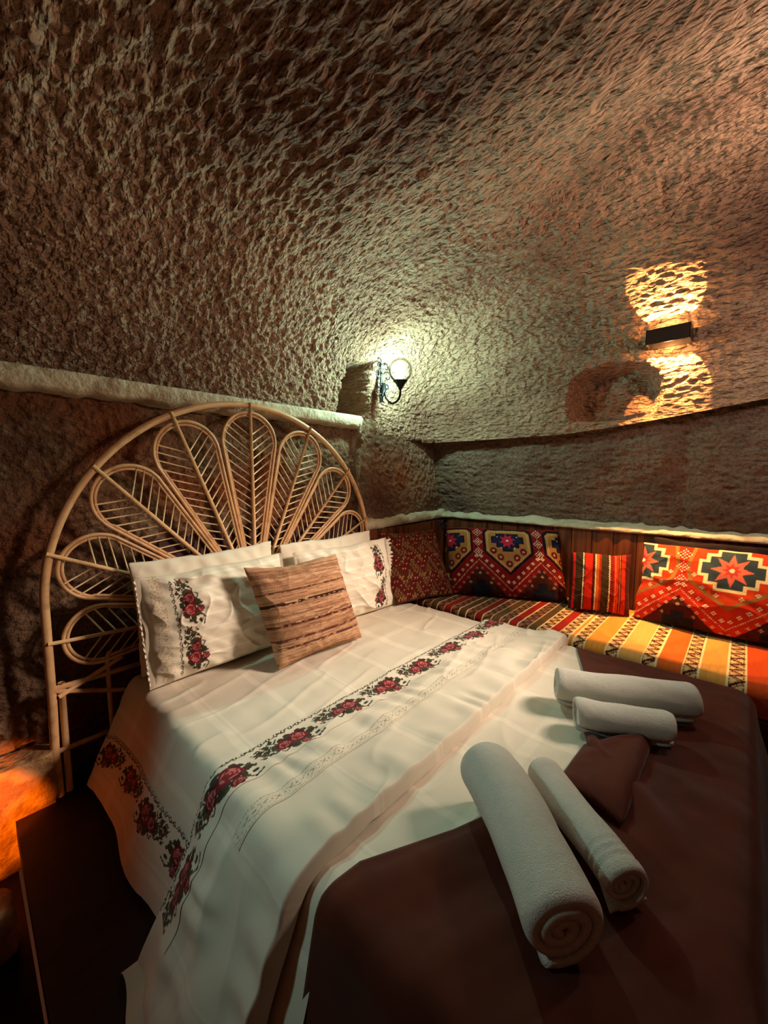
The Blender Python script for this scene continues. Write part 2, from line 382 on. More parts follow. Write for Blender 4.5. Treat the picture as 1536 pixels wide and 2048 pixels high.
def build_back_wall():
    x = np.arange(-1.4, 3.06, .009); s = np.linspace(0, 1, 190)
    Xg, Sg = np.meshgrid(x, s, indexing='ij')
    Z = .0+1.86*Sg
    step = np.clip((Xg-1.915-.02*noise3(Z/.1, 0, 0, 5))/.02, 0, 1)
    Y = 2.075-.055*step-.01*np.clip(Z-1.2, 0, 1)*step
    P = np.stack([Xg, Y, Z], -1)
    P[..., 1] -= rough3(P, 1.1, 80)+.012*noise3(Xg/.2, Z/.2, 0, 81)*(1-step)
    P[..., 1] -= .022*np.exp(-((Xg-1.925)/.010)**2)*np.clip(Z-1.2, 0, 1)
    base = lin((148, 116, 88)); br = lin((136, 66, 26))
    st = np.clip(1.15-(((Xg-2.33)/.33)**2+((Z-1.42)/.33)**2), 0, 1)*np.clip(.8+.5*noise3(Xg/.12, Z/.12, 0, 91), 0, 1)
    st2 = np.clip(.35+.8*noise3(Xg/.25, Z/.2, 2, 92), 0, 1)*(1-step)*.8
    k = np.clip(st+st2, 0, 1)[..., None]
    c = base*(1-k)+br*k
    sm2 = (np.exp(-((Xg-1.922)/.012)**2)*(Z > 1.3))[..., None]; c = c*(1-sm2)+lin((196, 176, 146))*sm2
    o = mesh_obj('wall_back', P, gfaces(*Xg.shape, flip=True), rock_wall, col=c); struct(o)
    # pale band (beam) between wall and vault
    x = np.arange(-1.4, 2.0, .010)
    prof = np.array([(2.06, 1.895), (2.025, 1.893), (2.00, 1.888), (1.992, 1.875), (1.990, 1.850), (1.992, 1.825), (2.0, 1.812), (2.03, 1.806), (2.09, 1.80)])
    Xg, Ig = np.meshgrid(x, np.arange(len(prof)), indexing='ij')
    Y = prof[Ig, 0]+.004*noise3(Xg/.05, Ig*.6, 0, 101)+.012*np.floor(noise3(Xg/.35, 0, 0, 103)*2)/4
    Z = prof[Ig, 1]+.010*noise3(Xg/.06, Ig*.3, 0, 102)*(Ig > 4)-.0*(Xg)
    end = np.clip((Xg-1.93)/.06, 0, 1)**2; Y = Y+.04*end
    o = mesh_obj('trim_2', np.stack([Xg, Y, Z], -1), gfaces(*Xg.shape, flip=True), plaster); struct(o)
    # plaster lip over the bench back on this side
    x = np.arange(1.96, 3.0, .010)
    prof = np.array([(2.05, 1.185), (2.02, 1.178), (1.99, 1.172), (1.972, 1.155), (1.965, 1.135), (1.968, 1.115), (1.985, 1.108), (2.06, 1.106)])
    Xg, Ig = np.meshgrid(x, np.arange(len(prof)), indexing='ij')
    Y = prof[Ig, 0]+.007*noise3(Xg/.05, Ig*.6, 0, 111)-.02*(3.0-Xg); Z = prof[Ig, 1]-.02*(3.0-Xg)+.014*noise3(Xg/.06, Ig*.4, 0, 112)*(Ig < 4)
    o = mesh_obj('trim_3', np.stack([Xg, Y, Z], -1), gfaces(*Xg.shape, flip=True), plaster); struct(o)
build_back_wall()
# floor: dark boards, with a sunken stone corner at the left
V, F = box_geo(.055, 3.1, -1.7, 2.09, .12, .20, 0)
V[:, 0] = np.where((V[:, 0] < .1) & (V[:, 1] > 1.5), V[:, 0]+.02, V[:, 0])
struct(mesh_obj('floor', V, F, wood_floor, smooth=False))
def stone_block(name, x0, x1, y0, y1, z0, z1, seed, mat=None, n=26, amp=.010, p=7., cl=1.):
    # rounded, hewn block: displaced cube sphere
    bm = bmesh.new(); bmesh.ops.create_cube(bm, size=2)
    bmesh.ops.subdivide_edges(bm, edges=bm.edges[:], cuts=n, use_grid_fill=True)
    V = np.array([v.co[:] for v in bm.verts]); F = [tuple(v.index for v in f.verts) for f in bm.faces]; bm.free()
    
    V = V/((np.abs(V)**p).sum(1)**(1/p))[:, None]
    V = np.clip(V*cl, -1, 1)*np.array([(x1-x0)/2, (y1-y0)/2, (z1-z0)/2])+np.array([(x0+x1)/2, (y0+y1)/2, (z0+z1)/2])
    c = np.array([(x0+x1)/2, (y0+y1)/2, (z0+z1)/2]); d = V-c; d /= np.linalg.norm(d, axis=1)[:, None]
    V = V+d*(amp*noise3(V[:, 0]/.09, V[:, 1]/.09, V[:, 2]/.09, seed)+amp*.5*noise3(V[:, 0]/.03, V[:, 1]/.03, V[:, 2]/.03, seed+1))[:, None]
    return mesh_obj(name, V, F, mat or stone, origin=((x0+x1)/2, (y0+y1)/2, z0))
struct(box('floor', -1.4, .07, -1.7, 2.09, -.08, .0, wood_floor, bev=0))  # sunken stone floor, its unlit darkness put in with the dark board colour
o = stone_block('stone_step', -1.3, .19, 1.925, 2.04, .0, .405, 5, p=10., cl=1.12); tag(o, 'rough stone ledge glowing orange against the wall left of the headboard', 'stone ledge')
o = stone_block('stone_block', -.28, .045, 1.55, 1.70, .0, .17, 9); tag(o, 'low lumpy stone lit orange at the left edge, in front of the glowing ledge', 'stone')
# ================================================================== HEADBOARD
HY = 1.955; HC = (1.083, .97); HR = .875; HUB = (1.083, .78)
hb = thing('rattan_headboard', 'large round rattan headboard with fan of leaf-shaped petals behind the bed', 'headboard', (HC[0], HY, .2))
pts = [(HC[0]-HR, HY, .2), (HC[0]-HR-.004, HY, .4), (HC[0]-HR, HY, .6), (HC[0]-HR, HY, .8)]
pts += [(HC[0]-HR*math.cos(a), HY, HC[1]+HR*math.sin(a)) for a in np.linspace(0, math.pi, 90)]
pts += [(HC[0]+HR, HY, .8), (HC[0]+HR, HY, .6), (HC[0]+HR, HY, .2)]
tube('hoop', pts, .0155, rattan, hb, 10)
for sx in (-1, 1):
    x = HC[0]+sx*(HR-.032)
    tube('post', [(x, HY+.006, .2), (x, HY+.006, .66)], .012, rattan, hb, 8)
def hub_dist(a):
    dx, dz = math.cos(a), math.sin(a); ex, ez = HUB[0]-HC[0], HUB[1]-HC[1]
    b = dx*ex+dz*ez; c = ex*ex+ez*ez-HR*HR
    return -b+math.sqrt(b*b-c)
slat_mesh_count = 0
for i in range(9):
    ang = math.radians(176.5-i*21.6)
    R = hub_dist(ang); L = R-.036; ha = math.radians(9.9)
    ax = np.array([math.cos(ang), 0, math.sin(ang)]); nx = np.array([-math.sin(ang), 0, math.cos(ang)])
    hub = np.array([HUB[0], HY, HUB[1]])
    def loc(l, wv, dy=0.): return hub+ax*l+nx*wv+np.array([0, dy, 0])
    def outline(off, dy):
        Lo = L-off; lc = Lo/(1+math.sin(ha)); rc = lc*math.sin(ha)-off*.0
        rc2 = Lo-lc; l0 = .20; P = []
        s_ = off*.9
        for k in range(8):
            l = l0+(lc-rc2*math.sin(ha)-l0)*k/7; P.append(loc(l, l*math.tan(ha)-s_, dy))
        for k in range(1, 25):
            a2 = (math.pi/2+ha)*(1-k/24)+0; P.append(loc(lc+rc2*math.cos(a2), (rc2-s_*.6)*math.sin(a2), dy))
        Q = [loc(np.dot(p-hub, ax), -np.dot(p-hub, nx), dy) for p in P[::-1][1:]]
        return P+Q
    v1 = tube_geo(outline(0, -.004), .0075, 7); v2 = tube_geo(outline(.0145, .003), .0065, 7)
    V, F = join_geo([v1, v2])
    pt = mesh_obj('petal', V, F, rattan, hb)
    tube('rachis', [loc(.10, 0, -.016), loc(.5*L, 0, -.016), loc(R+.012, 0, -.016)], [.010, .0095, .0075], rattan, pt, 7)
    lc = (L-.016)/(1+math.sin(ha)); rc = (L-.016)-lc
    sa = math.radians(36)
    for side in (-1, 1):
        l = .27
        while l < L-.11:
            # march outwards from the rachis to the outline
            q = 0.
            while True:
                q += .002; ll = l+q*math.sin(sa); ww = q*math.cos(sa)
                lim = ll*math.tan(ha)-.015 if ll < lc else math.sqrt(max(0, rc*rc-(ll-lc)**2))
                if ww >= lim or q > .4: break
            if q > .03:
                j = random.uniform(-.004, .004)
                tube('slat', [loc(l, 0, -.006), loc(l+q*math.sin(sa)+j, side*q*math.cos(sa), -.002)], .0036, rattan_thin, pt, 5)
            l += .0425
# ring of cane at the foot of the fan and the lower frame
tube('fan_ring', [(HUB[0]+.18*math.cos(a), HY-.004, HUB[1]+.18*math.sin(a)) for a in np.linspace(0, 2*math.pi, 40)[:-1]], .008, rattan, hb, 7, closed=True)
tube('rail', [(HC[0]-HR, HY, .645), (HC[0], HY, .63), (HC[0]+HR, HY, .645)], .011, rattan, hb, 8)
tube('rail', [(HC[0]-HR, HY, .385), (HC[0]+HR, HY, .385)], .010, rattan, hb, 8)
for sx in (-1, 1):
    tube('brace', [(HC[0]+sx*HR, HY-.005, .64), (HC[0]+sx*(HR-.22), HY-.005, .555), (HC[0]+sx*(HR-.6), HY-.005, .42)], .009, rattan, hb, 7)
    tube('brace', [(HC[0]+sx*(HR-.02), HY-.008, .61), (HC[0]+sx*(HR-.24), HY-.008, .70)], .009, rattan, hb, 7)
    tube('upright', [(HC[0]+sx*(HR-.19), HY, .2), (HC[0]+sx*(HR-.185), HY, .71), (HC[0]+sx*(HR-.195), HY, .735)], .009, rattan, hb, 7)
# dark wooden panel behind it
bp_ = thing('back_panel', 'dark wooden panel between rattan headboard and rock wall', 'panel', (1.25, 2.0, .2))
for k in range(9):
    x0 = .62+k*.148; box('plank', x0, x0+.143, 1.975, 1.995, .2, 1.185+.01*math.sin(k*2.1), wood_dark, bp_, .003)

# ================================================================== BED
XL, XR, YF, YH, ZT = .50, 2.06, -.02, 1.90, .60
RB = .05
def drape(X, Y, off=0., tilt=22., gath=.02, freq=30., seed=0, zmin=.206, headdrop=True):
    """lay a flat cloth (X, Y in m) over the mattress: outside its edge it bends and hangs"""
    X, Y = np.asarray(X, float), np.asarray(Y, float)
    cx = np.clip(X, XL, XR); cy = np.clip(Y, YF, YH if headdrop else 99)
    dx, dy = X-cx, Y-cy; d = np.hypot(dx, dy)
    nx = np.where(d > 1e-6, dx/np.maximum(d, 1e-6), 0); ny = np.where(d > 1e-6, dy/np.maximum(d, 1e-6), 0)
    R = RB+off; arc = R*math.pi/2*(90-tilt)/90; tr = math.radians(tilt)
    a = np.minimum(d, arc)/R
    h = R*np.sin(a); dz = R*(1-np.cos(a))
    e = np.maximum(d-arc, 0)
    al = (cx*ny*-1+cy*nx*-1)*1.0+np.arctan2(ny, nx)*.35
    fold = gath*np.sin(al*freq+seed+2.2*noise2(al*3, seed))*np.clip(e/.25, 0, 1)
    h = h+e*math.sin(tr)+fold; dz = dz+e*math.cos(tr)
    Z = ZT+off-dz
    over = np.maximum(zmin-Z, 0); Z = np.maximum(Z, zmin+.004*np.sin(al*25)); h = h+over*.9
    return np.stack([cx+nx*h, cy+ny*h, Z], -1)
def normals(P):
    n = np.cross(np.gradient(P, axis=0), np.gradient(P, axis=1)); return n/(np.linalg.norm(n, axis=-1)[..., None]+1e-12)
def cloth_col(X, Y, pa=.23, pb=.31, amt=.20):
    # woven satin bands: faintly lighter and darker lines
    s1 = (np.abs((X % pa)-pa/2) < .014)*1.0+(np.abs((X % pa)-pa/2-.024) < .003); s2 = (np.abs((Y % pb)-pb/2) < .02)*1.0
    k = np.clip(.5*s1+.4*s2, 0, 1)[..., None]*amt
    return lin(WHITE)*(.86+k*1.0)
bed = thing('bed', 'double bed with white mattress and dark wooden base before the rattan headboard', 'bed', (1.28, .95, .2))
box('bed_base', XL+.10, XR-.06, YF+.06, YH, .20, .36, wood_dark, bed, .01)
box('mattress', XL-.005, XR+.005, YF-.005, YH, .36, .594, M('mattress_ticking', (214, 200, 178), .9), bed, .045, smooth=True)

def wrinkle(X, Y, seed, amp):
    return amp*(1.6*((1-np.abs(noise2(X/.30+Y*1.3, Y/.11-X*2, seed+9)))**6-.3)+noise2(X/.16+.6*noise2(X*3, Y*3, seed+5), Y/.07, seed)+.5*noise2(X/.05, Y/.09, seed+1)+.35*noise2((X+Y)/.045, (X-Y)/.14, seed+2))
# sheet
bx = np.array([-.2, .30, .46, .56, .77, .95, 1.13, 1.24, 1.31, 1.45, 1.60, 1.855, 2.03, 2.12, 2.4])
by = np.array([.56, .585, .60, .586, .475, .40, .345, .300, .325, .38, .42, .49, .565, .60, .62])
xs = np.arange(.06, XR+.05, .009); vv = np.linspace(0, 1, 210)
Xg, Vg = np.meshgrid(xs, vv, indexing='ij')
ylo = np.interp(Xg, bx, by)-.10+.085*np.clip((.50-Xg)/.05, 0, 1)
Yg = ylo+(1.945-ylo)*Vg
ysh = np.minimum(Yg, 1.93)
P = drape(Xg, Yg, .006, 24, .012, 13, 1)
P[..., 2] += wrinkle(Xg, Yg, 20, .0045)+.004
sheet = mesh_obj('bed_sheet', P, gfaces(*Xg.shape), linen, origin=(1.28, .95, .6), col=cloth_col(Xg, Yg))
tag(sheet, 'white woven bed sheet covering the mattress and hanging down the left side', 'sheet')
# rose border on the hanging side of the sheet
cv = Canvas(.92, .135, tuple(v*.95 for v in WHITE)); cv.T = ((0, 0), (1, 0), (0, 1)); roses(cv, 4)
a = np.arange(0, .86, .0026); b = np.arange(0, .128, .0026)
Ag, Bg = np.meshgrid(a, b, indexing='ij')
Xs = .06+.075+Bg*.95+.03*np.sin(Ag*3); Ys = 1.90-Ag
Pb = drape(Xs, Ys, .006, 24, .012, 13, 1); Pb[..., 2] += wrinkle(Xs, Ys, 20, .0045)+.004
Pb += normals(Pb)*(-.0022) if normals(Pb)[..., 0].mean() > 0 else normals(Pb)*.0022
mesh_obj('rose_border', Pb, gfaces(*Ag.shape), linen, sheet, col=cv.sample(Ag, Bg))

# folded bed runner (white duvet) across the bed
Y0, Y1 = .640, 1.105
def duvet_P(X, Y, lift=0.):
    v = (Y-Y0)/(Y1-Y0)
    edge = np.clip(v/.022, 0, 1)
    e0 = 1-(1-edge)**2; e1 = np.clip((1-v)/.03, 0, 1)
    xe = np.clip((2.155-X)/.03, 0, 1)
    th = (.018+.030*(1-v)**1.5)*np.sqrt(np.clip(e0*e1*xe, 0, 1))
    puff = .016*noise2(X/.14, Y/.10, 50)*np.clip(v/.15, 0, 1)*np.clip((1-v)/.1, 0, 1)
    gather = .0050*np.sin(X*70+3*noise2(X*9, Y*4, 51)+Y*20)*np.exp(-((v-.62)/.16)**2)+.0055*np.sin(X*58+5*noise2(X*6, Y*3, 53))*np.exp(-((v-.10)/.14)**2)
    out = np.clip(XL-X, 0, 1)
    Yw = Y+.05*noise2(X/.35, 0, 58)*np.clip(v, 0, 1)*(X < XL)*np.clip(out/.2, 0, 1)+.03*out*v
    Pp = drape(X, Yw, .012, 29, .016, 15, 3)
    n = normals(Pp); n *= np.sign(n[..., 2:3]+1e-9)
    h = th+(puff+gather)*np.sqrt(np.clip(e0*e1*xe, 0, 1))+wrinkle(X, Y, 60, .0035)+lift
    return Pp+n*h[..., None]
xs = np.arange(-.03, 2.157, .0075); ys = np.concatenate([np.linspace(Y0, Y0+.03, 10)[:-1], np.arange(Y0+.03, Y1, .0075), [Y1]])
Xg, Yg = np.meshgrid(xs, ys, indexing='ij')
P = duvet_P(Xg, Yg)
duvet = mesh_obj('bed_runner', P, gfaces(*Xg.shape), linen, origin=(1.28, .87, .61), col=cloth_col(Xg, Yg+.1, .27, 2.0, .18))
tag(duvet, 'white padded bed runner with embroidered roses and lace, laid across the bed', 'bed runner')
def duvet_strip(name, canvas, y_lo, y_hi, x0, x1, lift, res=.0026):
    xs = np.arange(x0, x1, res); ys = np.arange(y_lo, y_hi, res)
    Xg, Yg = np.meshgrid(xs, ys, indexing='ij')
    mesh_obj(name, duvet_P(Xg, Yg, lift), gfaces(*Xg.shape), linen, duvet, col=canvas.sample(x1-Xg, Yg-y_lo))
cv = Canvas(2.3, .13, tuple(v*.95 for v in WHITE)); cv.T = ((2.26, 0), (-1, 0), (0, 1)); roses(cv, 10)
cv.a[:] = cv.a[::-1]; 
cv2 = Canvas(2.3, .13, tuple(v*.95 for v in WHITE)); cv2.T = ((0, 0), (1, 0), (0, 1)); roses(cv2, 11)
duvet_strip('rose_border', cv2, .968, 1.094, .13, 2.135, .0022)
# lace insertion: diamonds of openwork
cv = Canvas(2.3, .05, tuple(v*.95 for v in WHITE))
for k in range(60):
    x = .038*k
    for sgn in (1, -1):
        cv.line((x, .025), (x+.019, .025+sgn*.014), .0022, (150, 122, 92), .005); cv.line((x+.019, .025+sgn*.014), (x+.038, .025), .0022, (150, 122, 92), .005)
    cv.disc((x+.019, .025), .003, (160, 134, 104))
for yy in (.006, .044): cv.line((0, yy), (2.3, yy), .0022, (146, 118, 90), .006)
duvet_strip('lace_insertion', cv, .838, .886, .42, 2.125, .002)

# brown throw over the foot of the bed
bx = np.array([-.2, .30, .46, .56, .77, .95, 1.13, 1.24, 1.31, 1.45, 1.60, 1.855, 2.03, 2.12, 2.4])
by = np.array([.56, .585, .60, .586, .475, .40, .345, .300, .325, .38, .42, .49, .565, .60, .62])
xs = np.arange(.02, 2.42, .010); vs_ = np.concatenate([np.linspace(0, .03, 5)[:-1], np.linspace(.03, 1, 120)])
Xg, Vg = np.meshgrid(xs, vs_, indexing='ij')
yb = np.interp(Xg, bx, by); ker = np.ones(7)/7
Yg = yb+(-.42-yb)*Vg
P = drape(Xg, Yg, .012, 14, .022, 17, 9)
on = np.clip((Xg-XL)/.1, 0, 1)
f = np.sin((Yg*1.0+Xg*.45)*34+2.5*noise2(Xg*2.2, Yg*2.2, 70)); f = np.sign(f)*np.abs(f)**1.5
wr = .007*f*np.exp(-((Xg-.72)/.26)**2)+.006*noise2(Xg/.10, Yg/.22, 71)+.003*noise2(Xg/.05, Yg/.05, 72)+.016*np.clip(noise2(Xg/.30, Yg/.35, 73), 0, 1)
# raised folded-back edge
ridge = np.exp(-((((Xg-1.30)-.85*(Yg-.30))/.055))**2)*np.clip((.36-Yg)/.05, 0, 1)*np.clip((Yg-.02)/.2, 0, 1)
P[..., 2] += .006+wr*np.clip(Vg/.04, 0, 1)*(1-.0*on)+.034*ridge
throw = mesh_obj('brown_throw', P, gfaces(*Xg.shape), brown_cloth, origin=(1.28, .2, .61))
sm_ = throw.modifiers.new('thick', 'SOLIDIFY'); sm_.thickness = .004; sm_.offset = 0
tag(throw, 'dark brown throw spread unevenly over the foot of the bed', 'throw')
# turned-back corner of the throw
a, b = np.meshgrid(np.linspace(0, 1, 40), np.linspace(0, 1, 30), indexing='ij')
c00, c10, c11, c01 = [np.array(v) for v in ((1.29, .325), (1.44, .175), (1.05, .175), (1.10, .335))]
Q = (c00[None, None]*(1-a)[..., None]+c10*a[..., None])*(1-b)[..., None]+(c01*(1-a)[..., None]+c11*a[..., None])*b[..., None]
zz = .630+.034*np.clip(a/.8, 0, 1)**.8*np.sqrt(np.clip((1-a)/.14, 0, 1))*(1-.35*b)*np.clip((1-b)/.15, 0, 1)**.5+.005*noise2(a*4, b*4, 77)
o = mesh_obj('turned_corner', np.concatenate([Q, zz[..., None]], -1), gfaces(40, 30, flip=False), brown_cloth, throw)
sm_ = o.modifiers.new('thick', 'SOLIDIFY'); sm_.thickness = .006

# ================================================================== PILLOWS AND CUSHIONS
def unit(v): v = np.array(v, float); return v/np.linalg.norm(v)
def pillow(name, bl, br, tl, mat, W_res=.004, thick=.14, canvas=None, basecol=WHITE, parent=None, pinch=.05, seed=0, wr=.006, back=True, sag=.0, power=.62, flange=0., cornered=0.):
    """bl, br, tl: bottom-left, bottom-right, top-left corners of its mid plane as seen from the front"""
    bl, br, tl = [np.array(v, float) for v in (bl, br, tl)]
    R = br-bl; U = tl-bl; w_, h_ = np.linalg.norm(R), np.linalg.norm(U)
    Nn = unit(np.cross(R, U))      # towards the viewer
    nu, nv = int(w_/W_res), int(h_/W_res)
    u, v = np.meshgrid(np.linspace(-1, 1, nu), np.linspace(-1, 1, nv), indexing='ij')
    eu = u*(1-pinch*(1-np.abs(v)**1.6)*np.abs(u)**3); ev = v*(1-pinch*1.2*(1-np.abs(u)**1.6)*np.abs(v)**3)
    ev = ev-sag*(1-u*u)*(v > -9)*.5*(v+1)
    eu = eu+.022*noise2(v*2.3+seed, seed, seed+20)*np.abs(u)**2*np.sign(u)+.008*noise2(v*9, seed, seed+21)*np.abs(u)**4*np.sign(u); ev = ev+.035*noise2(u*2.0+seed, seed, seed+22)*np.abs(v)**2*np.sign(v)*(1-.7*(v < 0))+.010*noise2(u*8, seed, seed+23)*np.abs(v)**4*(v > 0)
    fu = np.clip((1-np.abs(u)-flange)/(1-flange), 0, 1); fv = np.clip((1-np.abs(v)), 0, 1)
    t = thick/2*np.clip(1-(1-fu)**2.3, 0, 1)**power*np.clip(1-(1-fv)**2.3, 0, 1)**power
    cr = lambda a_, b_, s_: (1-np.abs(noise2(a_, b_, s_)))**5-.35
    wrk = wr*(1.1*cr(u*2.1+v*1.2, v*1.6-u*.6, seed+7)+.8*cr(u*3.6-v*1.5, v*2.2+u, seed+8)+noise2(u*2.2+seed, v*1.8, seed)+.6*noise2(u*5, v*4+seed, seed+1)+.5*noise2((u+v)*7, (u-v)*3, seed+2))
    rad = wr*.8*np.sin((u*9+v*2)*3+seed)*np.abs(v)**4*(1-np.abs(v)**12)   # pulls at the seams
    C = bl+R/2+U/2
    base = C+R/2*eu[..., None]+U/2*ev[..., None]
    k = np.clip(t/(thick*.2), 0, 1)
    Pf = base+Nn*(t+(wrk+rad)*k)[..., None]; Pb = base-Nn*(t-(wrk)*.6*k)[..., None]+0*Nn
    V = np.vstack([Pf.reshape(-1, 3), Pb.reshape(-1, 3)]); n = nu*nv
    idx = np.arange(n).reshape(nu, nv)
    F = np.vstack([gfaces(nu, nv), gfaces(nu, nv, flip=True, base=n)])
    # weld the rims
    rim = np.concatenate([idx[0, :], idx[-1, :], idx[:, 0], idx[:, -1]])
    mp = np.arange(2*n); mp[rim+n] = rim; F = mp[F]
    keep, inv = np.unique(F, return_inverse=True); F = inv.reshape(F.shape); V = V[keep]
    if canvas is None: c = np.tile(lin(basecol), (2*n, 1))
    else:
        cc = canvas.sample((u+1)/2*canvas.w, (v+1)/2*canvas.h).reshape(-1, 3); c = np.vstack([cc, cc])
    o = mesh_obj(name, V, F, mat, parent, origin=None if parent else tuple(bl+R/2), col=c[keep])
    return o, (bl, R, U, Nn)

# white pillow canvases
def white_canvas(w_, h_, roses_at, flip=1, stripes=True):
    c = Canvas(w_, h_, WHITE)
    if stripes:
        for k in range(9):
            y = h_*(k+.5)/9; c.rect(0, w_, y-.007, y+.007, (240, 228, 208)); c.rect(0, w_, y+.013, y+.015, (238, 224, 204))
    x = roses_at
    rng = np.random.RandomState(3)
    c.T = ((x, h_-.01), (0, -1), (flip, 0)); roses(c, 2, .225)
    c.T = None
    return c
# rear pillows
o, _ = pillow('pillow', (.49, 1.84, .62), (1.17, 1.84, .62), (.47, 1.885, 1.12), linen, .008, .10, basecol=WHITE, seed=4, wr=.006, pinch=.03)
tag(o, 'plain white pillow standing behind the embroidered pillow at the left', 'pillow')
o, _ = pillow('pillow', (1.20, 1.84, .62), (1.91, 1.84, .62), (1.20, 1.885, 1.10), linen, .008, .10, basecol=WHITE, seed=9, wr=.006, pinch=.03)
tag(o, 'plain white pillow standing behind the embroidered pillow at the right', 'pillow')
# left front pillow: border near its left edge
W1, H1 = .74, .50
cw = Canvas(W1, H1, WHITE)
for k in range(8):
    y = H1*(k+.5)/8; cw.rect(.22, W1, y-.007, y+.007, (240, 228, 208)); cw.rect(.22, W1, y+.013, y+.0155, (240, 226, 206))
rng = np.random.RandomState(5)
for k in range(900):
    x = .045+rng.rand()*.05; y = rng.rand()*H1; cw.disc((x, y), .0018, (186, 160, 118))
cw.T = ((.245, .02), (0, 1), (-1, 0)); roses(cw, 2, .225); cw.T = None
p1, _ = pillow('pillow', (.475, 1.70, .625), (1.17, 1.70, .625), (.455, 1.775, 1.075), linen, .0026, .20, canvas=cw, seed=2, wr=.013, pinch=.03, flange=.06)
tag(p1, 'white pillow with red rose border, left front on the bed', 'pillow')
# frill of the left pillow
def frill(parent, A_, B_, out, depth=.02, n=220):
    A_, B_ = np.array(A_), np.array(B_); s = np.linspace(0, 1, n); t = np.linspace(0, 1, 5)
    Sg, Tg = np.meshgrid(s, t, indexing='ij')
    P = A_+(B_-A_)*Sg[..., None]+np.array(out)*(Tg*depth*(1+.25*np.sin(Sg*90)))[..., None]
    P[..., 1] += .006*np.sin(Sg*120)*Tg
    mesh_obj('lace_frill', P, gfaces(n, 5), linen, parent, col=np.tile(lin(WHITE), (n*5, 1)))
frill(p1, (.482, 1.70, .63), (.467, 1.772, 1.06), (-1, 0, 0), .006)
# right front pillow
cw = Canvas(W1, H1, WHITE)
for k in range(8):
    y = H1*(k+.5)/8; cw.rect(0, .5, y-.007, y+.007, (240, 228, 208)); cw.rect(0, .5, y+.013, y+.0155, (240, 226, 206))
cw.T = ((.50, .02), (0, 1), (1, 0)); roses(cw, 2, .225); cw.T = None
p2, _ = pillow('pillow', (1.24, 1.72, .615), (1.97, 1.70, .615), (1.22, 1.79, 1.06), linen, .0026, .20, canvas=cw, seed=6, wr=.013, pinch=.03, flange=.05)
tag(p2, 'white pillow with red rose border, right front on the bed beside the bench', 'pillow')
frill(p2, (1.965, 1.70, .625), (1.945, 1.775, 1.045), (1, 0, .1), .045)
# small woven cushion
cs = Canvas(.5, .5, (190, 152, 130), .002)
rng = np.random.RandomState(11)
y = 0
while y < .5:
    h_ = rng.uniform(.003, .012); k = rng.rand()
    c = [(190, 148, 114), (176, 130, 96), (168, 122, 90), (188, 142, 108), (154, 108, 80), (196, 152, 116)][rng.randint(6)]
    cs.rect(0, .5, y, y+h_, c); y += h_
for _k in range(500):
    _x, _y, _w = rng.rand()*.5, rng.rand()*.5, rng.uniform(.03, .16)
    cs.line((_x, _y), (_x+_w, _y+rng.uniform(-.003, .003)), rng.uniform(.0015, .003), [(146, 102, 76), (198, 156, 122), (132, 90, 66), (182, 136, 102)][rng.randint(4)])
X, Y = cs.X, cs.Y
sl = noise2(X/.03, Y/.0035, 5)
cs.a *= (1+.18*sl)[..., None]
for yy, c in ((.295, (46, 28, 24)), (.30, (60, 36, 28)), (.20, (84, 46, 34)), (.36, (96, 56, 40)), (.09, (92, 56, 48)), (.13, (100, 60, 48))):
    m = (np.abs(Y-yy) < .006) & (noise2(X/.016, Y/.004, 9) > -.25); cs.a[m] = lin(c)
p3, _ = pillow('throw_cushion', (.915, 1.475, .622), (1.42, 1.455, .62), (.838, 1.60, 1.075), slub, .003, .20, canvas=cs, seed=13, wr=.004, pinch=.075, power=.5)
tag(p3, 'small square tan and brown striped woven cushion leaning on the white pillows', 'cushion')

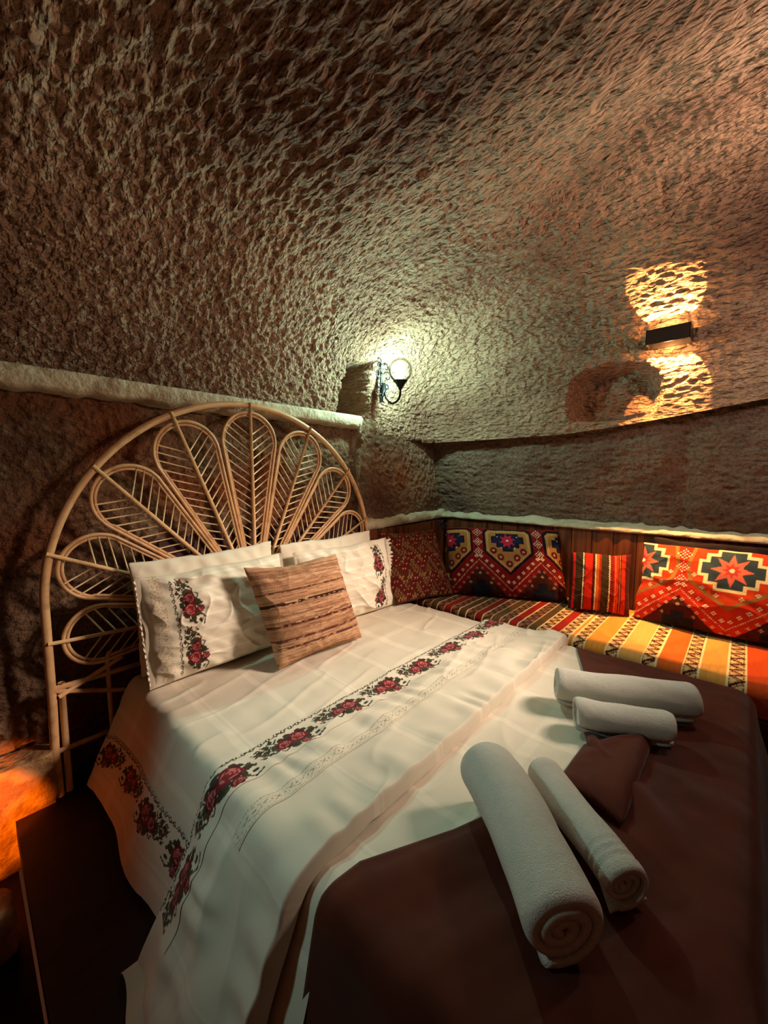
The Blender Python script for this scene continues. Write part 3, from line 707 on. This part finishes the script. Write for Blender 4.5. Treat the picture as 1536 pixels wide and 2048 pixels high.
# kilim cushions
def star(c, p, r, col, n=8, r2=.55, rot=0.):
    pts = []
    for i in range(2*n):
        a = rot+i*math.pi/n; q = r if i % 2 == 0 else r*r2; pts.append((p[0]+q*math.cos(a), p[1]+q*math.sin(a)))
    c.poly(pts, col)
def flower(c, p, k=.0085, col=(232, 214, 178)):
    for dx, dy in ((1, 0), (-1, 0), (0, 1), (0, -1)): c.disc((p[0]+dx*k, p[1]+dy*k*.9), k*.62, col, k*.5)
def stepped(c, p, k, col):
    x, y = p
    for (hx, y0, y1) in ((1.0, -1.6, 1.6), (2.1, -.9, 1.9), (3.0, -.1, 1.3)):
        c.rect(x-hx*k, x+hx*k, y+y0*k, y+y1*k, col)
def medallion(c, p, k, ring, ground, blue, pink, outline):
    x, y = p
    pts = [(x-3.6*k, y+2.1*k), (x-3.0*k, y+2.7*k), (x+3.0*k, y+2.7*k), (x+3.6*k, y+2.1*k), (x+3.6*k, y-1.1*k), (x, y-4.2*k), (x-3.6*k, y-1.1*k)]
    sc = lambda f: [(x+(q[0]-x)*f, y+(q[1]-y)*f) for q in pts]
    c.poly(sc(1.12), outline); c.poly(sc(1.0), ring); c.poly(sc(.86), ground)
    for i in range(-9, 10):   # ribbing of the ring
        c.poly(sc(1.0), ring, mask=lambda X, Y, i=i: np.zeros(X.shape, bool))
    c.poly(sc(1.0), tuple(int(v*.72) for v in ring), mask=lambda X, Y: (np.floor(X/.0045) % 2 == 0) & True)
    for s1 in ((x-2.4*k, y-1.0*k), (x-1.3*k, y-2.0*k), (x+1.3*k, y-2.0*k), (x+2.4*k, y-1.0*k), (x, y-3.0*k)):
        c.disc(s1, k*.55, (112, 20, 22)); flower(c, s1, .0055, (236, 190, 160))
    stepped(c, (x, y+.35*k), k*.88, outline); stepped(c, (x, y+.35*k), k*.78, blue)
    star(c, (x, y+.7*k), 1.35*k, pink, 8, .55, .2); c.disc((x, y+.7*k), .2*k, (232, 220, 190))
    for q in ((-1.6, 1.4), (1.6, 1.4), (-1.1, -.5), (1.1, -.5)): c.disc((x+q[0]*k, y+q[1]*k), .0038, (236, 226, 200))
def kilim_red(w_, h_, big=1.0, bright=False, centres=(.10, .53, .97)):
    red = (128, 18, 20) if not bright else (196, 44, 16)
    c = Canvas(w_, h_, red, .0018)
    c.a *= (1+.10*noise2(c.X/.02, c.Y/.15, 3)+.08*((np.floor(c.X/.004) % 2)-.5))[..., None]
    half = (centres[1]-centres[0])*w_/2
    my = h_*.70; k = h_*.090*big
    pk = h_*.50; vl = h_*.10
    # lower triangles
    for i in range(len(centres)):
        xa = centres[i]*w_+half
        c.poly([(xa-half*.92, -.02), (xa, pk-.05), (xa+half*.92, -.02)], (66, 26, 18) if not bright else (70, 22, 16))
        c.poly([(xa-half*.35, .0), (xa-half*.35, h_*.13), (xa-half*.15, h_*.13), (xa-half*.15, h_*.2), (xa+half*.15, h_*.2), (xa+half*.15, h_*.13), (xa+half*.35, h_*.13), (xa+half*.35, 0)], (24, 26, 40))
        for q in ((0, pk-.10), (-half*.35, pk-.16), (half*.35, pk-.16), (-half*.6, pk-.24), (half*.6, pk-.24)): flower(c, (xa+q[0], q[1]), .0065, (200, 160, 120))
    for i, m in enumerate(centres):
        xm = m*w_
        if bright:
            # stepped blue cross with cream outline, pink star
            x, y = xm, my+.02; kk = k*.95
            c.poly([(x-4.0*kk, y+3.2*kk), (x-4.6*kk, y), (x-4.0*kk, y-2.0*kk), (x, y-4.8*kk), (x+4.0*kk, y-2.0*kk), (x+4.6*kk, y), (x+4.0*kk, y+3.2*kk)], (150, 104, 50))
            c.poly([(x-3.6*kk, y+3.2*kk), (x-4.2*kk, y), (x-3.6*kk, y-1.8*kk), (x, y-4.3*kk), (x+3.6*kk, y-1.8*kk), (x+4.2*kk, y), (x+3.6*kk, y+3.2*kk)], (206, 62, 22))
            for gr, cc in ((.35, (238, 214, 160)), (0, (54, 66, 72))):
                for (hx, y0, y1) in ((1.2, -2.2, 2.6), (2.2, -1.5, 1.9), (3.0, -.5, 1.0)): c.rect(x-(hx+gr)*kk, x+(hx+gr)*kk, y+(y0-gr)*kk, y+(y1+gr)*kk, cc)
            star(c, (x, y+.2*kk), 2.1*kk, (228, 108, 84), 8, .5, 0.); star(c, (x, y+.2*kk), 1.0*kk, (196, 60, 44), 8, .5, 0.); c.disc((x, y+.2*kk), .25*kk, (240, 226, 190))
            for q in ((-2.6, -2.4), (-1.2, -3.1), (1.2, -3.1), (2.6, -2.4), (-3.6, -.9), (3.6, -.9)): flower(c, (x+q[0]*kk, y+q[1]*kk), .0075)
        else: medallion(c, (xm, my), k, (206, 158, 92), (176, 120, 66), (26, 34, 66), (190, 40, 66), (28, 12, 22))
    for i in range(-1, len(centres)):
        xa = (centres[i] if i >= 0 else centres[0]-(centres[1]-centres[0]))*w_+half
        # chain of dotted diamonds between the medallions
        for yy, rr in ((h_*.90, .030), (h_*.74, .027), (h_*.585, .027)):
            for a_ in range(-3, 4):
                for b_ in range(-3, 4):
                    if (abs(a_)+abs(b_)) <= 3 and (a_+b_) % 2 == (1 if rr > .028 else 1): c.disc((xa+a_*rr/3, yy+b_*rr/3), .0036, (236, 222, 190))
            c.disc((xa, yy), .005, (226, 110, 96))
        # dotted zigzag
        for sg in (-1, 1):
            n = 26
            for q in range(n):
                f_ = q/(n-1); c.disc((xa+sg*half*f_, pk-.012-(pk-vl)*f_), .0032, (226, 206, 170))
            for q in range(6):
                f_ = (q+.5)/6; flower(c, (xa+sg*half*f_, pk+.026-(pk-vl)*f_), .0075, (238, 222, 188)); 
                flower(c, (xa+sg*(half*f_), pk-.054-(pk-vl)*f_), .0065, (226, 196, 160) if bright else (170, 130, 110))
    return c
b0 = np.array((2.325, 1.51, .63)); b1 = np.array((2.675, .80, .63))
o, fr = pillow('kilim_cushion', b0+[.06, .03, 0], b1+[.06, .03, 0], (2.575, 1.70, 1.085), kilim, .0036, .17, canvas=kilim_red(.80, .47, 1.0, False, (.03, .55, 1.07)), seed=21, wr=.006, pinch=.03)
tag(o, 'large dark red kilim cushion with two blue and tan medallions', 'cushion')
kt = kilim_red(.86, .47, 1.05, True, (.01, .49, .97))
o, _ = pillow('kilim_cushion', (2.72, .455, .63), (2.68, -.40, .63), (2.80, .44, 1.085), kilim, .0036, .17, canvas=kt, seed=23, wr=.006, pinch=.03)
tag(o, 'large orange red kilim cushion with blue crosses, brightly lit at the right', 'cushion')
# corner cushion
cc = Canvas(.62, .46, (74, 34, 18), .0018)
for j in range(44):
    yy = .01+j*.0105
    for i in range(24):
        x0 = i*.027+(.0135 if (j//2) % 2 else 0)
        if ((i+j//3) % 4) != 0: cc.rect(x0, x0+.017, yy, yy+.004, (176, 128, 80))
for k in range(-1, 4):
    pts = []
    for i in range(9):
        pts.append((-.05+i*.09, .03+k*.16+(.12 if i % 2 else 0)))
    cc.pline(pts, .042, (84, 18, 14))
    for a_, b_ in zip(pts[:-1], pts[1:]):
        for q in range(4):
            f_ = (q+.5)/4; x, y = a_[0]+(b_[0]-a_[0])*f_, a_[1]+(b_[1]-a_[1])*f_
            cc.line((x-.005, y-.005), (x+.005, y+.004), .004, (204, 138, 96)); cc.disc((x-.004, y+.004), .003, (204, 138, 96))
o, _ = pillow('kilim_cushion', (1.93, 1.66, .63), (2.37, 1.50, .63), (1.99, 1.87, 1.07), kilim, .0036, .15, canvas=cc, seed=25, wr=.006, pinch=.03)
tag(o, 'brown and red kilim cushion with dashed zigzags in the bench corner', 'cushion')
# striped cushion
cs2 = Canvas(.40, .40, (150, 24, 16), .0015)
xx = 0
for wd, c in ((.018, (60, 14, 12)), (.018, (196, 30, 18)), (.045, (56, 40, 20)), (.022, (40, 24, 14)), (.05, (190, 34, 16)), (.02, (70, 20, 14)), (.02, (196, 90, 30)), (.016, (150, 40, 20)), (.05, (58, 42, 22)), (.03, (120, 24, 16)), (.03, (190, 44, 20)), (.02, (60, 20, 14)), (.025, (186, 40, 22)), (.05, (80, 20, 16))):
    cs2.rect(xx, xx+wd, 0, .4, c); xx += wd
for xw in (.092, .172, .262): cs2.pline([(xw+.003*math.sin(i*1.9), i*.005) for i in range(82)], .0055, (238, 218, 176))
for xw in (.194, .205, .300, .330): cs2.line((xw, 0), (xw, .4), .0025, (214, 130, 60))
o, _ = pillow('striped_cushion', (2.62, .80, .628), (2.72, .475, .628), (2.715, .825, .985), kilim, .0030, .15, canvas=cs2, seed=27, wr=.005, pinch=.05)
tag(o, 'small cushion with red, olive and white stripes between two kilim cushions', 'cushion')
# dark bolster behind the orange cushion
o, _ = pillow('dark_cushion', (2.85, .40, .70), (2.85, -.30, .70), (2.885, .40, 1.10), M('dark_wool', (34, 20, 18), .9), .012, .05, seed=29, pinch=.03)
tag(o, 'dark cushion just showing above the orange red kilim cushion', 'cushion')
# tassel on the corner of the red cushion
tz = thing('tassel', 'small knotted dark blue tassel at the top left corner of the dark red kilim cushion', 'tassel', (2.60, 1.76, 1.085))
rng = np.random.RandomState(8)
tube('knot', [(2.60+.014*math.cos(a), 1.76, 1.10+.014*math.sin(a)) for a in np.linspace(0, 2*math.pi, 12)[:-1]], .009, yarn_blue, tz, 7, closed=True)
for k in range(14):
    a = rng.uniform(-.9, .9); tube('strand', [(2.60, 1.76, 1.10), (2.60+.02*a, 1.752, 1.085), (2.60+.035*a, 1.748, 1.06+rng.uniform(-.01, .01))], .003, yarn_blue, tz, 4)

# ================================================================== BENCH
bn = thing('corner_bench', 'built-in wooden bench along the right wall beside the bed', 'bench', (2.5, .2, .2))
box('bench_box', 2.19, 2.92, -1.6, 1.93, .2, .47, wood_mid, bn, .006)
box('front_rail', 2.155, 2.195, -1.6, 1.93, .445, .49, wood_mid, bn, .008)
for k in range(27):
    y0 = -1.6+k*.131; box('plank', 2.925, 2.945, y0, y0+.127, .47, 1.112, wood_mid, bn, .002)
for k in range(7):
    x0 = 1.97+k*.135; box('plank', x0, x0+.131, 1.955, 1.975, .47, 1.09, wood_mid, bn, .002)
# seat pad with the striped kilim over it
sw, sl = 1.32, 3.45
cz = Canvas(sl, sw, (206, 132, 52), .003)
cols = [(214, 140, 58), (196, 70, 22), (208, 156, 84), (204, 92, 28), (206, 146, 66), (110, 24, 18), (96, 66, 34)]
seq = {0: (208, 150, 70), 1: (206, 98, 32), 2: (212, 158, 86), 3: (204, 74, 22), 4: (214, 140, 56), 5: (150, 32, 20), 6: (92, 66, 36), 7: (150, 26, 20), 8: (100, 70, 40), 9: (140, 28, 20), 10: (90, 60, 34), 11: (146, 30, 20)}
YB = 1.90
def zig(c, s0, s1, hgt):
    c.rect(s0, s1, 0, hgt, (222, 182, 124) if s0 > 1.05 else (142, 100, 72))  # zigzag ground painted darker where the seat lies outside the lamp beam
    n = int(hgt/.034); m = (s0+s1)/2; a = (s1-s0)*.42
    for off in (0,):
        pts = [(m+(a if i % 2 else -a), i*.034+off) for i in range(n+2)]
        c.pline(pts, .011, (84, 18, 14))
    pts = [(m+(a if i % 2 else -a)*.8, i*.034+.015) for i in range(n+2)]
    c.pline(pts, .005, (60, 44, 30))
    for e in (s0, s1): c.line((e, 0), (e, hgt), .006, (236, 212, 160)); c.line((e+(.006 if e == s0 else -.006), 0), (e+(.006 if e == s0 else -.006), hgt), .003, (50, 26, 18), .008)
zc = [-.02+.155*k for k in range(-11, 5)]+[.68+.112*k for k in range(0, 11)]
zc = sorted(zc)
for i in range(len(zc)-1):
    k = int(round((zc[i]+.02)/.155))
    if zc[i] >= .43: k = 4 if zc[i] < .6 else 5+int(round((zc[i]-.68)/.112))
    c = seq[k % 4 if k < 0 else min(k, 5+((k-5) % 6) if k > 11 else k)]
    cz.rect(YB-zc[i+1], YB-zc[i], 0, sw, c)
for z_ in zc: zig(cz, YB-z_-.029, YB-z_+.029, sw)
cz.a *= (1+.10*noise2(cz.X/.004, cz.Y/.06, 7)+.10*noise2(cz.X/.12, cz.Y/.2, 8))[..., None]
arc = np.arange(0, 1.02, .0055); yy = np.arange(-1.55, YB, .0042)
Yg, Sg = np.meshgrid(yy, arc, indexing='ij')
flat = .70; rr = .045
X = np.where(Sg < flat, 2.90-Sg, 2.90-flat-rr*np.sin(np.clip((Sg-flat)/rr, 0, math.pi/2)))
Z = np.where(Sg < flat, .62, .62-rr*(1-np.cos(np.clip((Sg-flat)/rr, 0, math.pi/2)))-np.clip(Sg-flat-rr*math.pi/2, 0, 9))
hang = np.clip(Sg-flat-rr, 0, 9)
lim = np.where(Yg < -.02, .14, .14)
Z = np.maximum(Z, .495+.0*Yg)
keepn = int(np.searchsorted(arc, flat+rr*math.pi/2+.085))
X, Z, Yk, Sk = X[:, :keepn], Z[:, :keepn], Yg[:, :keepn], Sg[:, :keepn]
Z = Z+.004*noise2(Yk/.12, Sk/.2, 33)*(Sk < flat)+.0015*noise2(Yk/.03, Sk/.05, 34); X = X+.003*noise2(Yk/.1, Sk/.1, 35)*(Sk > flat)
col = cz.sample(YB-Yk, Sk)
pad = mesh_obj('kilim_seat_cover', np.stack([X, Yk, Z], -1), gfaces(*X.shape, flip=False), kilim, origin=(2.5, .2, .5), col=col)
tag(pad, 'striped kilim cover with zigzag bands over the bench seat', 'seat cover')
box('seat_pad', 2.165, 2.90, -1.55, 1.90, .472, .612, M('pad_foam', (120, 60, 34), .9), bn, .04, smooth=True)

# ================================================================== TOWELS
def towel(label, A0, B0, R, seed, turns=3.2, wob=.006, group=None, flat=.94, bands=False, tail=True, zbase=.622, bend=0.):
    """rolled towel: a thick spiral strip extruded from A0 (far end) to B0 (near end)"""
    A0 = np.array((*A0, zbase+R*flat)); B0 = np.array((*B0, zbase+R*flat)); ax = B0-A0; Ln = np.linalg.norm(ax); ax = ax/Ln
    side = unit(np.cross(ax, (0, 0, 1))); up = np.array((0, 0, 1.))
    n = int(turns*44); th = R*.80/turns
    ang = np.linspace(0, turns*2*math.pi, n)
    r = R*.07+(R*.93-th/2)*(ang/ang[-1])
    ro, ri = r+th*.46, np.maximum(r-th*.46, .001)
    phi = ang-ang[-1]-math.radians(70)*(1)+math.radians(0)
    m = 56; s = np.linspace(0, 1, m)
    loops = []
    P = np.zeros((m, 2*n, 3))
    ringr = np.concatenate([ro, ri[::-1]]); ringa = np.concatenate([phi, phi[::-1]])
    fracs = np.concatenate([ang, ang[::-1]])/ang[-1]
    for j in range(m):
        e = min(s[j], 1-s[j])*Ln
        sh = 1-.10*max(0, 1-e/.02)**2
        k = sh*(1+.07*noise2(np.cos(ringa)*.9+seed, np.sin(ringa)*.9+s[j]*2.5, seed)+.02*noise2(np.cos(ringa)*2, np.sin(ringa)*2+s[j]*7, seed+1)*1)
        if bands:
            for c0 in (.80, .855, .91):
                k = k*(1-.06*math.exp(-((s[j]-c0)/.010)**2))
        rad = ringr*k
        ln = (s[j]-.5)*Ln*(1+.0*fracs); tele = .010*(s[j]-.5)*2*(noise2(fracs*6, seed, seed+3)-.4*(1-fracs))
        cx_, cz_ = np.cos(ringa)*rad, np.sin(ringa)*rad
        cz_ = np.maximum(cz_*flat, -R*flat)
        cen = (A0+B0)/2+side*(bend*math.sin(math.pi*s[j])+.006*noise2(s[j]*3+seed, 0, seed+9))+up*(.003*noise2(s[j]*4, seed, seed))
        P[j] = cen+ax*(ln+tele)[:, None]+side*cx_[:, None]+up*cz_[:, None]
    F = [tuple(f) for f in gfaces(m, 2*n, cv=True)]
    for base in (0, (m-1)*2*n):
        for i in range(n-1):
            q = (base+i, base+i+1, base+2*n-2-i, base+2*n-1-i)
            F.append(q if base == 0 else q[::-1])
    o = mesh_obj('rolled_towel', P, F, terry, origin=tuple((A0+B0)/2-np.array((0, 0, R*flat))))
    tag(o, label, 'towel', group)
    return o
G = 'rolled white towels on the bed'
towel('largest rolled white towel, its spiral end facing the viewer', (.915, .475), (.655, .180), .088, 3, group=G, turns=3.1, bend=-.010)
o = towel('thin rolled white towel with ribbed hem bands beside the largest roll', (1.03, .365), (.842, .128), .056, 7, group=G, turns=3.0, bands=True)
towel('long rolled white towel at the rear, nearest the bench', (1.49, .485), (1.70, .085), .076, 12, group=G, turns=2.8)
towel('short rolled white towel in front of the long rear roll', (1.375, .375), (1.495, .130), .061, 17, group=G, turns=3.0)
# loose hem under the thin towel
a, b = np.meshgrid(np.linspace(0, 1, 24), np.linspace(0, 1, 14), indexing='ij')
c00, c10, c11, c01 = [np.array(v) for v in ((.815, .145), (.880, .095), (.905, .135), (.865, .175))]
Q = (c00*(1-a)[..., None]+c10*a[..., None])*(1-b)[..., None]+(c01*(1-a)[..., None]+c11*a[..., None])*b[..., None]
o2 = mesh_obj('loose_hem', np.concatenate([Q, (.622+.012*a**2+.003*np.sin(a*9))[..., None]], -1), gfaces(24, 14), terry, o)
sm_ = o2.modifiers.new('thick', 'SOLIDIFY'); sm_.thickness = .005; sm_.offset = 1

# ================================================================== WALL LAMPS
gl = np.array((2.19*.945, 1.85*.945, EYE+.71*.945))
_d = np.array((2.132, 1.98, .64)); _D = DOME.reshape(-1, 3)
for _f in np.arange(.85, 1.1, .005):                       # where the line to the plate meets the rock
    _q = _d*_f+np.array((0, 0, EYE)); _k = np.argmin(((_D-_q)**2).sum(1))
    if _D[_k, 1] <= _q[1]+.012: break
pl = _d*(_f-.022)+np.array((0, 0, EYE)); print('lamp plate', pl)
sc = thing('globe_wall_lamp', 'ornate black iron wall lamp with clear glass globe in the corner beside the square niche', 'wall lamp', tuple(pl))
def curl(cx, cz, r0, a0, a1, n=18, shrink=.55):
    P = []
    for k in range(n):
        f_ = k/(n-1); a = a0+(a1-a0)*f_; r = r0*(1-shrink*f_); P.append((cx+r*math.cos(a), pl[1]-.012, cz+r*math.sin(a)))
    return P
x, y, z = pl
parts = [tube_geo([(x, y, z-.075), (x, y, z+.05), (x, y, z+.135)], [.010, .006, .004], 7), tube_geo([(x, y-.01, z-.05), (x, y-.012, z-.02), (x, y-.01, z+.01)], [.006, .017, .012], 10)]
V, F = join_geo(parts); bpl = mesh_obj('back_plate', V, F, iron, sc)
tips = [tube_geo([(x, y, z+.12), (x-.014, y, z+.135), (x, y, z+.165), (x+.014, y, z+.135), (x, y, z+.12)], .003, 6)]
for s_ in (-1, 1):
    for (cz_, r_, dx_) in ((z+.045, .024, .028), (z+.085, .018, .022), (z-.005, .014, .026), (z-.05, .012, .018)):
        tube('scroll', curl(x+s_*dx_, cz_, r_, math.pi/2+s_*math.pi*.4, math.pi/2-s_*math.pi*1.35), .0032, iron, bpl, 6)
    tips.append(tube_geo([(x, y, z+.115), (x+s_*.016, y, z+.125), (x+s_*.022, y, z+.118)], .003, 6))
V, F = join_geo(tips); mesh_obj('finial', V, F, iron, bpl)
gx, gy, gz = gl
cb = gz-.085
arm = [(x, y-.01, z-.03)]
d2 = np.array((gx-x, gy-y)); 
for k in range(17):
    f_ = k/16; a = math.pi*f_
    r_ = .5; q = .22+.78*(1-math.cos(a))/2
    arm.append((x+d2[0]*q, y+d2[1]*q, cb-.035-.062*math.sin(a)+(0 if f_ > .5 else (.5-f_)*.05)))
arm.append((gx, gy, cb-.02)); arm.append((gx, gy, cb))
arm[0] = (x, y-.01, z-.055)
tube('arm', arm, .0075, iron, sc, 8)
def lathe(prof, c, n=24):
    V = [(c[0]+r*math.cos(2*math.pi*k/n), c[1]+r*math.sin(2*math.pi*k/n), c[2]+h) for r, h in prof for k in range(n)]
    return np.array(V), [tuple(f) for f in gfaces(len(prof), n, cv=True)]
V, F = lathe([(.003, -.012), (.010, -.010), (.012, 0), (.018, .008), (.026, .020), (.036, .030), (.038, .033), (.030, .030), (.012, .020), (.002, .018)], (gx, gy, cb)); mesh_obj('cup', V, F, iron, sc)
V, F = lathe([(.002, .018), (.011, .018), (.011, .050), (.002, .050)], (gx, gy, cb), 14); mesh_obj('lamp_holder', V, F, M('holder', (120, 150, 140), .5), sc)
prof = [(.062*math.sin(a), .085-.062*math.cos(a)) for a in np.linspace(.45, math.pi-.001, 26)]
V, F = lathe(prof, (gx, gy, cb), 36); mesh_obj('glass_globe', V, F, glass, sc)
prof = [(.0005, .045), (.012, .05), (.015, .062), (.023, .08), (.026, .092), (.023, .106), (.012, .116), (.0005, .119)]
V, F = lathe(prof, (gx, gy, cb), 20); mesh_obj('bulb', V, F, BULB, sc)

for nm, pv, k_ in (('back_plate', (0, 0, 0), 1.5), ('scroll', (0, 0, 0), 1.5), ('finial', (0, 0, 0), 1.5), ('cup', (gx-x, gy-y, cb-z), 1.3), ('lamp_holder', (gx-x, gy-y, cb-z), 1.3), ('glass_globe', (gx-x, gy-y, cb-z), 1.3), ('bulb', (gx-x, gy-y, cb-z), 1.3)):
    for o_ in [q for q in COL.objects if q.name.split('.')[0] == nm and q.type == 'MESH']:
        o_.data.transform(Matrix.Translation(Vector(pv)) @ Matrix.Scale(k_, 4) @ Matrix.Translation(-Vector(pv)))
# box lamp on the right wall: open at top and bottom
_m = (np.abs(DOME[..., 1]-.35) < .14) & (np.abs(DOME[..., 2]-2.21) < .06) & (DOME[..., 0] > 1.5)
BXW = float(np.percentile(DOME[..., 0][_m], 15))
bxl = thing('box_wall_lamp', 'dark rectangular wall lamp throwing warm light up and down the right wall', 'wall lamp', (BXW, .35, 2.17))
BX0, BX1, BY0, BY1, BZ0, BZ1 = BXW-.115, BXW, .255, .445, 2.182-.013, 2.258-.013
parts = [box_geo(BX0, BX0+.004, BY0, BY1, BZ0, BZ1, .0008, 1), box_geo(BX1-.004, BX1, BY0, BY1, BZ0, BZ1, .0008, 1), box_geo(BX0, BX1, BY0, BY0+.004, BZ0, BZ1, .0008, 1), box_geo(BX0, BX1, BY1-.004, BY1, BZ0, BZ1, .0008, 1)]
V, F = join_geo(parts); mesh_obj('housing', V, F, box_paint, bxl, smooth=False)
box('mounting_plate', BX0+.004, BX1-.004, BY0+.004, BY1-.004, (2.199), (2.215), box_paint, bxl, .001)
for sgn in (1, -1):      # stray light from the open top and bottom of the box
    lamp('light_box_glow', 'POINT', (BXW-.06, .35, 2.207+sgn*.052), 3.5, (1.0, .50, .17), .02)
for k in range(5):
    yk = BY0+.022+k*(BY1-BY0-.044)/4; xk = BXW-.05
    for sgn in (1, -1):
        V, F = lathe([(.0005, .0), (.010, .0), (.011, .004), (.0005, .006)] if sgn > 0 else [(.0005, -.006), (.011, -.004), (.010, 0), (.0005, 0)], (xk, yk, (2.215) if sgn > 0 else (2.199)), 12)
        mesh_obj('lens', V, F, LENS, bxl)
        spread = (k-2)*.075
        if sgn < 0: lamp('light_box_lamp', 'SPOT', (xk, yk, 2.207-.030), 44, (1.0, .50, .16), .004, aim=(xk+.74, yk+spread-.04, 1.207), spot_size=math.radians(36), spot_blend=.12)
        lamp('light_box_lamp', 'SPOT', (xk, yk, 2.207+sgn*.030), 60, (1.0, .50, .16), .004, aim=(xk+(.08 if sgn > 0 else .05), yk+spread+(.09 if sgn > 0 else 0), 2.207+sgn*1.0), spot_size=math.radians(36), spot_blend=.12)
